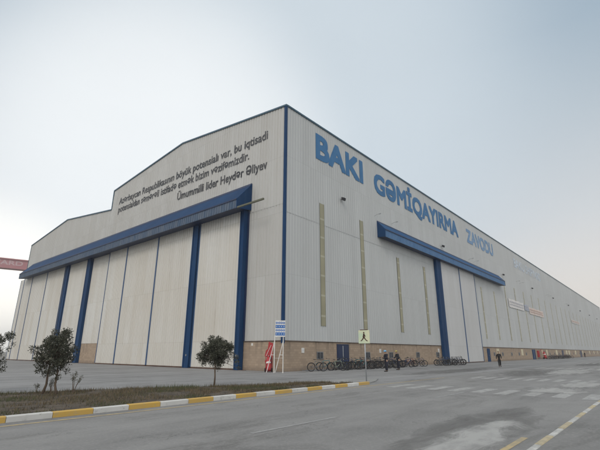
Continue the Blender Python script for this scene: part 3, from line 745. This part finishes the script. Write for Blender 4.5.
# ------------------------------------------------------------------ bicycles
def bicycle(fc):
    root = empty('bicycle')
    for x in (.53, -.52):
        b = MB(); b.torus((x,0,.34), .300, .016, n=24, m_=6)
        for k in range(12):
            a = math.tau*k/12; b.tube([(x,.0,.34), (x+.3*math.cos(a), 0, .34+.3*math.sin(a))], .005, 4, cap=False)
        b.tube([(x,-.04,.34), (x,.04,.34)], .022, 8)
        wh = b.build('wheel', M['dark_steel'], root, smooth=True)
        b = MB(); b.torus((x,0,.345), .325, .034, n=28, m_=6); b.build('tyre', M['rubber'], wh, smooth=True)
    b = MB(); ht, hb_, bb_, st, ra = (.37,0,.84), (.42,0,.66), (-.06,0,.29), (-.20,0,.80), (-.52,0,.34)
    b.tube([ht, hb_], .028); b.tube([hb_, bb_], .028); b.tube([ht, st], .024); b.tube([st, bb_], .022)
    for s in (-1, 1):
        b.tube([(bb_[0], s*.02, bb_[2]), (ra[0], s*.06, ra[2])], .010, 6); b.tube([(st[0], s*.015, st[2]-.04), (ra[0], s*.06, ra[2])], .009, 6)
    b.build('frame', fc, root, smooth=True)
    b = MB(); b.tube([(.42,0,.66), (.43,0,.62)], .024)
    for s in (-1, 1): b.tube([(.43, s*.03, .63), (.44, s*.055, .58), (.53, s*.055, .34)], .013, 6)
    b.build('fork', fc, root, smooth=True)
    b = MB(); b.tube([(.37,0,.84), (.355,0,.93), (.38,0,.95)], .014, 6); b.tube([(.28,-.30,.99), (.36,-.20,.965), (.385,0,.95), (.36,.20,.965), (.28,.30,.99)], .013, 6); h_ = b.build('handlebar', M['grey_metal'], root, smooth=True)
    b = MB()
    for s in (-1, 1): b.tube([(.30, s*.235, .978), (.22, s*.335, 1.0)], .019, 6)
    b.build('grip', M['rubber'], h_)
    b = MB(); b.tube([(-.20,0,.79), (-.225,0,.92)], .013, 6); sp_ = b.build('seat_post', M['grey_metal'], root, smooth=True)
    b = MB(); v, f = skin_mesh([[((-.36,0,.945), (.085,.025)), ((-.26,0,.945), (.06,.025)), ((-.10,0,.94), (.022,.02))]]); b.raw(v, f); b.build('saddle', M['rubber'], root, smooth=True)
    b = MB(); b.torus((bb_[0], .045, bb_[2]), .085, .008, n=18, m_=4)
    b.tube([(-.06,.06,.29), (.06,.075,.18)], .009, 6); b.tube([(-.06,-.06,.29), (-.18,-.075,.40)], .009, 6); b.tube([(-.06,-.06,.29), (-.06,.06,.29)], .02, 6)
    b.box((.02,.075,.165), (.10,.16,.19)); b.box((-.22,-.16,.385), (-.14,-.075,.41)); b.build('crankset', M['grey_metal'], root)
    b = MB()
    for x, a0, a1 in ((-.52, 20, 150), (.53, 60, 170)):
        pts = [(x+.375*math.cos(R(a)), 0, .34+.375*math.sin(R(a))) for a in range(a0, a1+1, 13)]
        for p0, p1 in zip(pts[:-1], pts[1:]): b.face([(p0[0],-.028,p0[2]),(p0[0],.028,p0[2]),(p1[0],.028,p1[2]),(p1[0],-.028,p1[2])])
    b.build('mudguard', fc, root)
    b = MB(); b.tube([(-.2,-.03,.30), (-.26,-.16,.005)], .009, 6); b.build('kickstand', M['grey_metal'], root)
    return root
cols = {'black': (.015,.015,.018), 'dark blue': (.02,.04,.12), 'silver grey': (.16,.165,.17), 'teal': (.03,.16,.19), 'dark red': (.16,.02,.02), 'pale green': (.30,.36,.29)}
proto = {k: bicycle(mat('bicycle_paint_'+k.replace(' ', '_'), c, .35)) for k, c in cols.items()}
usedp = set()
def ordw(n):
    base = ['', 'first', 'second', 'third', 'fourth', 'fifth', 'sixth', 'seventh', 'eighth', 'ninth', 'tenth', 'eleventh', 'twelfth', 'thirteenth', 'fourteenth', 'fifteenth', 'sixteenth', 'seventeenth', 'eighteenth', 'nineteenth', 'twentieth', 'twenty first', 'twenty second']
    return base[n]
def place_bike(x, y, rz, k, label, group):
    o = proto[k] if k not in usedp else copy_tree(proto[k]); usedp.add(k)
    sc_ = random.uniform(1.02, 1.12); o.scale = (sc_,)*3
    o.location = (x, y, .004); o.rotation_euler = (R(random.uniform(2, 10)), 0, rz); tag(o, label, 'bicycle', group)
random.seed(21)
seq = ['silver grey','teal','pale green','black','dark blue','black','teal','dark red','silver grey','black','black','silver grey','dark blue','black','silver grey','black','dark blue','black','dark red','black','dark blue']
xs = [2.9, 4.5, 5.5, 6.3, 7.6, 8.5, 9.5, 10.3, 11.1, 11.9, 12.8, 13.6, 14.4, 15.2, 16.1, 17.0, 17.9, 18.8, 19.7, 20.8, 21.9]
for i, (x, k) in enumerate(zip(xs, seq)):
    y = -.95 - .07*x + random.uniform(-.45, .3)
    place_bike(x, y, R(-52 + random.uniform(-38, 38) + (180 if random.random() < .4 else 0)), k, f'{k} bicycle, {ordw(i+1)} from the hall corner along the block wall', 'bicycles parked along the block wall')
for i, (x, k) in enumerate(zip([7.9, 9.0, 10.6, 12.4, 14.0, 15.7, 17.4, 19.3], ['black','dark blue','teal','black','silver grey','black','dark blue','black'])):
    place_bike(x, -.72, R(-64 + random.uniform(-12, 12)), k, f'{k} bicycle, {ordw(i+1)} from the left in the back row tight against the blocks', 'bicycles in the back row against the blocks')
seq2 = ['silver grey','black','dark blue','black','black','silver grey','black','dark blue','black','silver grey']
for i, k in enumerate(seq2):
    place_bike(26.6+.62*i, -2.9-.05*i+random.uniform(-.2,.2), R(-70+random.uniform(-16,16)), k, f'{k} bicycle, {ordw(i+1)} from the left in the cluster by the side door', 'bicycles clustered by the side door')
for i in range(16):
    k = ['black','dark blue','black','silver grey','dark red','black'][i % 6]
    place_bike(98+2.0*i+random.uniform(-.3,.3), -2.0+random.uniform(-.4,.4), R(-70+random.uniform(-20,20)), k, f'{k} bicycle, {ordw(i+1)} from the left in the far row', 'bicycles in the far row')
def rack(x0, x1, y, label):
    r_ = empty('bicycle_rack', (x0, y, 0)); tag(r_, label, 'bike rack')
    b = MB(); n = int((x1-x0)/.5)
    b.tube([(0,0,.05), (x1-x0,0,.05)], .025, 6); b.tube([(0,.45,.05), (x1-x0,.45,.05)], .025, 6); b.build('base_rail', M['grey_metal'], r_)
    b = MB()
    for k in range(n): b.tube([(k*.5+.1,0,.05), (k*.5+.1,.03,.38), (k*.5+.1,.42,.38), (k*.5+.1,.45,.05)], .012, 5)
    b.build('wheel_hoops', M['grey_metal'], r_)
rack(2.2, 6.2, -.75, 'low grey metal rack under the bicycles nearest the blue hall corner')

# ------------------------------------------------------------------ pedestrian crossing sign (faces down the road, towards -X)
sg = empty('crossing_sign', (-6.35, -12.3, 0)); tag(sg, 'pale green square pedestrian sign on a grey pole at the end of the painted kerb', 'road sign')
b = MB(); b.tube([(0,0,.0), (0,0,2.92)], .035, 10); b.build('pole', M['steel'], sg, smooth=True)
b = MB(); b.box((-.07,-.37,2.12), (-.045,.37,2.86)); bd = b.build('sign_board', M['sign_cream'], sg)
b = MB(); b.box((-.085,-.25,2.865), (-.03,.25,2.90)); b.tube([(-.045,-.2,2.3), (0,-.05,2.3)], .012, 5); b.build('top_bar', M['sign_brown'], sg)
b = MB(); F_ = lambda u, v, d: (d, -u, v)
def seg2(bb, a, c, w0, w1):
    a = Vector(a); c = Vector(c); n = Vector((-(c-a).y, (c-a).x)).normalized()
    bb.prism([tuple(a+n*w0), tuple(a-n*w0), tuple(c-n*w1), tuple(c+n*w1)], F_, -.080, -.0715)
b.prism([( .0+.045*math.cos(t*math.tau/10), 2.715+.05*math.sin(t*math.tau/10)) for t in range(10)], F_, -.082, -.0712)
seg2(b, (0,2.655), (0,2.44), .05, .045); seg2(b, (.01,2.63), (.10,2.50), .022, .018); seg2(b, (-.01,2.63), (-.07,2.47), .022, .018)
seg2(b, (-.01,2.46), (-.13,2.31), .036, .026); seg2(b, (-.12,2.32), (-.22,2.26), .024, .022)
seg2(b, (.01,2.46), (.12,2.31), .036, .026); seg2(b, (.11,2.32), (.23,2.25), .024, .022)
b.build('walking_figure', M['sign_brown'], bd)

# ------------------------------------------------------------------ safety sign stand and red fire equipment at the corner
st = empty('sign_stand', (-1.55, -.95, 0)); tag(st, 'white steel stand with a blue and white pictogram board near the hall corner', 'sign stand')
ux, uy = math.sin(yaw), -math.cos(yaw)                    # along the board
ux, uy = .70, -.714
def SP(u, w_, z): return (ux*u - uy*0 + (-.714)*w_*-1*0 + ux*0 + (.714*w_ if 0 else 0) + (-uy)*w_, uy*u + ux*w_, z)
for u in (-.36, .36):
    b = MB(); b.tube([SP(u,0,0), SP(u,0,2.95)], .038, 8); b.tube([SP(u,-.12,.03), SP(u,.12,.03)], .05, 6); b.build('post', M['white'], st)
for u in (-.36, .36):
    b = MB(); b.tube([SP(u,0,2.5), SP(u-.62,.35,.02)], .033, 8); b.build('strut', M['white'], st)
b = MB(); b.tube([SP(-.36,0,1.4), SP(-.64,.16,1.4)], .025, 6); b.tube([SP(.36,0,1.4), SP(.08,.16,1.4)], .025, 6); b.tube([SP(-.36,0,1.15), SP(.36,0,1.15)], .012, 6); b.build('brace', M['white'], st)
b = MB(); fnb = lambda u, v, d: SP(u, d, v)
b.prism([(-.32,2.85),(.52,2.85),(.52,4.18),(-.32,4.18)], fnb, -.075, -.05); bd = b.build('board', M['white'], st)
b = MB()
for u in (-.30, .44): b.prism([(u,2.85),(u+.05,2.85),(u+.05,4.15),(u,4.15)], fnb, -.049, -.02)
b.prism([(-.32,3.0),(.52,3.0),(.52,3.05),(-.32,3.05)], fnb, -.02, .0); b.build('board_frame', M['sign_brown'], bd)
b = MB()
for r_ in range(4):
    for c_ in range(4):
        cu_, cv_ = -.20+.20*c_, 3.98-.30*r_
        if r_ % 2 == 0:
            b.prism([(cu_+  .094*math.cos(t*math.tau/14), cv_+.094*math.sin(t*math.tau/14)) for t in range(14)], fnb, -.082, -.0755)
        else: b.prism([(cu_-.098,cv_-.13),(cu_+.098,cv_-.13),(cu_+.098,cv_+.13),(cu_-.098,cv_+.13)], fnb, -.082, -.0755)
b.build('pictograms', M['sign_blue'], bd)
b = MB()
for r_ in range(4):
    for c_ in range(4):
        cu_, cv_ = -.20+.20*c_, 3.98-.30*r_
        b.prism([(cu_-.02,cv_-.045),(cu_+.02,cv_-.045),(cu_+.028,cv_+.01),(cu_-.028,cv_+.01)], fnb, -.086, -.0822)
        b.prism([(cu_+.02*math.cos(t*math.tau/8), cv_+.035+.02*math.sin(t*math.tau/8)) for t in range(8)], fnb, -.086, -.0822)
b.build('pictogram_figures', M['white'], bd)

def fire_trolley(loc, rz, label, sc=1.0):
    t = empty('fire_extinguisher_trolley', loc, rz); t.scale = (sc,)*3; tag(t, label, 'fire extinguisher', 'wheeled fire extinguishers')
    tilt = Matrix.Rotation(R(-18), 4, 'Y')
    def T(pts): return [tuple(tilt @ Vector(q)) for q in pts]
    b = MB(); zs = [(.12,.10),(.16,.17),(.24,.20),(1.05,.20),(1.18,.16),(1.26,.08),(1.32,.05)]
    b.tube(T([(0,0,z) for z, r_ in zs]), [r_ for z, r_ in zs], 18); b.build('cylinder', M['red'], t, smooth=True)
    b = MB()
    for s in (-1, 1): b.tube(T([(-.16,s*.20,.18), (-.2,s*.20,1.2), (-.30,s*.18,1.75)]), .022, 8)
    b.tube(T([(-.30,-.18,1.75), (-.30,.18,1.75)]), .022, 8); b.tube(T([(-.18,-.2,.5), (-.18,.2,.5)]), .018, 6); b.tube(T([(-.19,-.2,1.0), (-.19,.2,1.0)]), .018, 6)
    b.build('trolley_frame', M['red'], t, smooth=True)
    for s in (-1, 1):
        b = MB(); b.torus((-.22, s*.29, .18), .14, .035, n=20, m_=8); b.tube([(-.22, s*.27, .18), (-.22, s*.31, .18)], .12, 14); b.build('wheel', M['rubber'], t, smooth=True)
    b = MB(); pts = [(.0,.05,1.32)] + [(.10+.16*math.cos(a), .22, 1.0+.28*math.sin(a)) for a in [R(q) for q in range(90, 460, 24)]]
    b.tube(T(pts), .022, 8); b.build('hose', M['rubber'], t, smooth=True)
    b = MB(); b.tube(T([(0,0,1.3), (0,0,1.42)]), .035, 8); b.tube(T([(-.08,0,1.42), (.1,0,1.42)]), .016, 6); b.build('valve', M['grey_metal'], t)
    b = MB(); b.tube(T([(0,0,.72), (0,0,.86)]), .203, 18, cap=False); b.build('paper_label', M['white'], t, smooth=True)
    return t
fire_trolley((-1.35,.35,0), R(235), 'red wheeled fire extinguisher standing behind the white sign stand')
fb = empty('fire_board', (-1.05,.75,0), R(-42)); tag(fb, 'tall leaning red fire board behind the white sign stand', 'fire board')
b = MB(); b.prism([(-.30,.05),(.38,.05),(.36,1.25),(.40,2.35),(.02,2.5),(-.05,1.9),(-.22,1.75),(-.30,1.3),(-.05,1.15)], lambda u, v, d: (u, d+.06*v, v), -.03, .03); b.build('panel', M['red'], fb)
b = MB(); b.tube([(.0,.02,.0), (.12,.16,2.3)], .03, 6); b.tube([(.33,.02,.0), (.36,.16,2.2)], .03, 6); b.build('frame', M['red'], fb)
for u in (-.17, .17):
    b = MB(); b.tube([(u,-.14,.95), (u,-.14,.70)], [.13,.09], 14); b.build('bucket', M['red'], fb)
b = MB(); b.tube([(-.2,-.06,1.3), (.22,-.02,2.2)], .018, 6); b.build('hook_pole', M['white'], fb)
fire_trolley((98.5,-1.2,0), R(235), 'far red wheeled fire extinguisher beside the second blue wall door', 1.5)
b = empty('fire_cabinet', (95.6,-.25,0)); tag(b, 'far red fire cabinet on the block wall next to the blue double door', 'fire cabinet')
q = MB(); q.box((-.5,-.12,.5), (.5,.24,2.1)); q.build('cabinet_box', M['red'], b); q = MB(); q.box((-.42,-.14,.6), (.42,-.121,2.0)); q.build('cabinet_door', M['red'], b)
q = MB(); q.box((-.45,-.1,0), (-.38,.2,.5)); q.box((.38,-.1,0), (.45,.2,.5)); q.build('leg', M['grey_metal'], b)

# notices on the block wall
for x, z, w_, h_, lb in ((2.72,1.78,.19,.22,'small white notice on the block wall left of the first barred window'), (16.7,1.78,.20,.22,'small white notice on the block wall behind the person in the blue helmet'),
                         (33.5,1.85,.24,.30,'white notice on the block wall just left of the blue side door post')):
    r_ = empty('notice', (x, .06, z)); tag(r_, lb, 'notice')
    b = MB(); b.box((-w_,-.03,-h_), (w_,-.001,h_)); b.build('plate', M['white'], r_)
    b = MB(); b.box((-w_*.7,-.034,-h_*.2), (w_*.7,-.0305,h_*.05)); b.box((-w_*.6,-.034,h_*.35), (w_*.6,-.0305,h_*.5)); b.build('printing', M['print_grey'], r_)
r_ = empty('notice', (.054, 4.0, 2.3)); tag(r_, 'tiny white plate on the block wall between the blue door post and the corner', 'notice')
b = MB(); b.box((-.02,-.11,-.11), (-.001,.11,.11)); b.build('plate', M['white'], r_)

# banners hung on the cladding
def banner(x0, x1, z0, z1, mt, label, pr):
    n = 24; vs_ = []; fs = []
    random.seed(int(x0))
    for i in range(n+1):
        x = x0 + (x1-x0)*i/n; sag = .12*math.sin(math.pi*i/n*3)**2
        for (z, y) in ((z0+.05*math.sin(i*1.7), -.10-.03*math.sin(i*2.1)), ((z0+z1)/2, -.09-.04*math.sin(i*1.3+1)), (z1-sag, -.07)): vs_.append((x, y, z))
    for i in range(n):
        for j in range(2): fs.append((3*i+j, 3*i+3+j, 3*i+4+j, 3*i+1+j))
    m_ = len(vs_); vs2 = vs_ + [(x, y+.02, z) for x, y, z in vs_]; fs2 = fs + [tuple(m_+k for k in f)[::-1] for f in fs]
    r_ = empty('banner', (0,0,0)); tag(r_, label, 'banner')
    b = MB(); b.raw(vs2, fs2); b.build('sheet', mt, r_, smooth=True)
    b = MB(); x = x0+.8
    while x < x1-.8:
        w_ = random.uniform(.3, .7)
        for z, h_ in ((z0+(z1-z0)*.58, .36), (z0+(z1-z0)*.28, .30)): b.box((x, -.165, z), (x+w_, -.15, z+h_*random.uniform(.7,1)))
        x += w_+random.uniform(.15, .4)
    b.build('printing', pr, r_)
banner(74.8, 88.2, 11.5, 13.5, M['banner'], 'white banner with grey printing, nearest of the sheets hung on the long wall', M['print_grey'])
banner(88.9, 93.2, 11.8, 13.3, M['banner_grey'], 'short blue grey banner hung between the white and the pinkish sheets', M['print_grey'])
banner(93.4, 110, 11.2, 13.0, M['banner_pink'], 'pinkish banner with faded red printing right of the short blue grey one', M['print_red'])
banner(158, 177, 12.3, 13.6, M['banner'], 'farthest white banner hung alone on the distant part of the long wall', M['print_red'])

# ------------------------------------------------------------------ gantry crane far behind the left end
cr_ = empty('gantry_crane', (-27.4+(8.9+27.4)*1.75, -25.5+(120.1+25.5)*1.75, 0), math.atan2(-1.7, 6.9)); tag(cr_, 'dusty red gantry crane girder with pale lettering showing behind the left end of the hall', 'crane')
zb_, zt_ = 1.65+23.55*1.75, 1.65+26.5*1.75
b = MB(); b.box((-75,-2.5,zb_), (45,2.5,zt_)); b.box((-75,-3.0,zt_-.5), (45,-2.51,zt_+.05)); b.box((-75,-3.0,zb_), (45,-2.51,zb_+.4)); b.build('girder', M['crane'], cr_)
for sx_ in (-66, 38):
    b = MB(); b.prism([(sx_-9,0),(sx_-6.5,0),(sx_+1.5,zb_-.01),(sx_-2.5,zb_-.01)], lambda u, v, d: (u, d, v), -1.5, 1.5); b.prism([(sx_+6.5,0),(sx_+9,0),(sx_+4.5,zb_-.01),(sx_+1.6,zb_-.01)], lambda u, v, d: (u, d, v), -1.5, 1.5); b.box((sx_-6,-1.2,10), (sx_+6.4,1.2,12)); b.build('leg', M['crane'], cr_)
b = MB(); b.box((-20,-3.5,zt_+.06), (-12,3.5,zt_+4)); tl = b.build('trolley', M['crane'], cr_); tl.location = (-20, 0, 0)
lt = text_mesh('BAKU SHIPYARD', 36, 2.1, .08, M['crane_letter'], cr_, lambda u, z, d: (-32+u, -2.56-d, zb_+1.9+z))

# ------------------------------------------------------------------ trees
def tree(loc, H_, crown, trunks, label, seed, extra=(), nleaf=135, group='small trees on the grass strip'):
    rnd = random.Random(seed); root = empty('evergreen_tree', loc); tag(root, label, 'tree', group)
    cx, cy, cz, rx, ry, rz_ = crown
    cl = []; off_ = Vector((seed*3.1, seed*1.7, 0))
    def lump(v): return 1.0 + .42*mn.noise(v*1.5+off_) + .18*mn.noise(v*3.5+off_)
    while len(cl) < 112:
        v = Vector((rnd.gauss(0,1), rnd.gauss(0,1), rnd.gauss(0,1))).normalized(); r_ = rnd.uniform(.25, .98)**.6
        q = Vector((cx+v.x*rx*r_*lump(v), cy+v.y*ry*r_*lump(v), cz+v.z*rz_*r_*lump(v)))
        cl.append((q, rnd.uniform(.07, .19)))
    for e in extra: cl.append((Vector(e[:3]), e[3]))
    tb = MB(); forks = []
    for t in trunks:
        tb.tube([Vector(p_) for p_, r_ in t], [r_ for p_, r_ in t], 9); forks.append(Vector(t[-1][0]))
    tb.build('trunk', M['bark'], root, smooth=True)
    lb = MB()
    for q, s in cl:
        f = min(forks, key=lambda k: (k-q).length); md = (f+q)/2 + Vector((rnd.gauss(0,.05), rnd.gauss(0,.05), -.04))
        lb.tube([f + Vector((0,0,-.05)), md, q], [.018, .010, .004], 5, cap=False)
    lb.build('limbs', M['bark'], root, smooth=True)
    fo = MB()
    for q, s in cl:
        shade = rnd.random(); n = int(nleaf*(s/.16)**2)
        for k in range(n):
            d = Vector((rnd.gauss(0,1), rnd.gauss(0,1), rnd.gauss(0,1))).normalized(); p_ = q + d*s*rnd.uniform(.3, 1.05)
            ax = (d + Vector((rnd.gauss(0,.5), rnd.gauss(0,.5), rnd.gauss(0,.5)+.45))).normalized(); sd_ = ax.cross(Vector((rnd.gauss(0,1), rnd.gauss(0,1), rnd.gauss(0,1)))).normalized()
            ln = rnd.uniform(.05, .095); wd = rnd.uniform(.012, .020); u_ = rnd.random()
            mi = 0 if u_ < .45 - .2*shade else (1 if u_ < .85 else 2)
            fo.face([p_, p_+ax*ln*.45+sd_*wd, p_+ax*ln, p_+ax*ln*.45-sd_*wd], mi)
    fo.build('crown', [M['leaf1'], M['leaf2'], M['leaf3']], root, fix=False)
    return root
tree((-20.85,-7.3,.08), 2.7, (-.05,.02,1.56, .66,.70,.88),
     [[((-.15,.35,-.05),.055),((-.08,.28,.35),.042),((-.12,.2,.8),.035),((-.1,.12,1.35),.025)], [((.15,-.25,-.05),.05),((.05,-.22,.35),.04),((.1,-.14,.8),.032),((.02,-.1,1.4),.022)]],
     'round dark evergreen tree with two trunks, taller of the two full trees', 5, [(.1,-.3,.62,.10),(-.2,.3,.72,.12),(0,0,.8,.14)])
tree((-14.2,-8.75,.08), 2.5, (-.02,.05,1.60, .84,.84,.70),
     [[((0,0,-.05),.05),((.015,0,.4),.036),((-.01,.01,.8),.032),((0,.02,1.35),.024)]],
     'small single-stemmed evergreen tree before the blue posts near the corner', 8, [(.50,-.62,1.45,.13),(.58,-.78,1.28,.13),(.62,-.86,1.05,.10),(.66,-.92,.82,.08),(-.35,.4,1.0,.12)])
tree((-22.25,-3.9,.08), 2.6, (-.12,.1,1.62, .95,.95,.9),
     [[((-.1,.1,-.05),.05),((-.1,.1,.5),.04),((-.1,.1,1.4),.025)]],
     'evergreen tree cut off by the left edge of the picture', 13, [(.45,-.4,1.15,.16),(.5,-.45,.85,.12)])
def stems(loc, h_, n, label, seed):
    rnd = random.Random(seed); root = empty('shrub', loc); tag(root, label, 'shrub')
    b = MB(); f = MB()
    for k in range(n):
        a = rnd.uniform(0, math.tau); l_ = rnd.uniform(.1, .35)*h_; z = h_*rnd.uniform(.6, 1)
        pts = [Vector((0,0,0)), Vector((l_*.4*math.cos(a), l_*.4*math.sin(a), z*.5)), Vector((l_*math.cos(a), l_*math.sin(a), z))]
        b.tube(pts, [.010,.007,.003], 5, cap=False)
        for j in range(26):
            t = rnd.uniform(.35, 1); p_ = pts[1].lerp(pts[2], t) + Vector((rnd.gauss(0,.03), rnd.gauss(0,.03), rnd.gauss(0,.03)))
            ax = Vector((rnd.gauss(0,1), rnd.gauss(0,1), rnd.gauss(.6,1))).normalized(); sd_ = ax.cross(Vector((rnd.gauss(0,1), rnd.gauss(0,1), 0))).normalized()
            f.face([p_, p_+ax*.025+sd_*.009, p_+ax*.055, p_+ax*.025-sd_*.009], rnd.choice([0,1]))
    b.build('stem', M['bark'], root); f.build('leaves', [M['leaf2'], M['leaf3']], root, fix=False)
stems((-20.2,-7.75,.08), .85, 9, 'thin leafy shoots growing at the foot of the two-trunked tree', 3)
stems((-20.75,-7.05,.08), .6, 6, 'short twiggy shoots between the two trunks', 4)
stems((-20.9,-6.0,.08), .35, 4, 'little dry sprig in the grass left of the two-trunked tree', 6)

# ------------------------------------------------------------------ haze
b = MB(); b.box((-1600,-1600,-1.5), (1600,1600,62)); hz_ = b.build('haze', bpy.data.materials.new('haze')); tag(hz_, kind='stuff')
hm = hz_.data.materials[0]; hm.use_nodes = True; ht = hm.node_tree; ht.nodes.clear()
ho = ht.nodes.new('ShaderNodeOutputMaterial'); pv = ht.nodes.new('ShaderNodeVolumePrincipled')
pv.inputs['Color'].default_value = (.93, .94, .96, 1); pv.inputs['Density'].default_value = .0006; pv.inputs['Anisotropy'].default_value = .1
ht.links.new(pv.outputs[0], ho.inputs['Volume'])
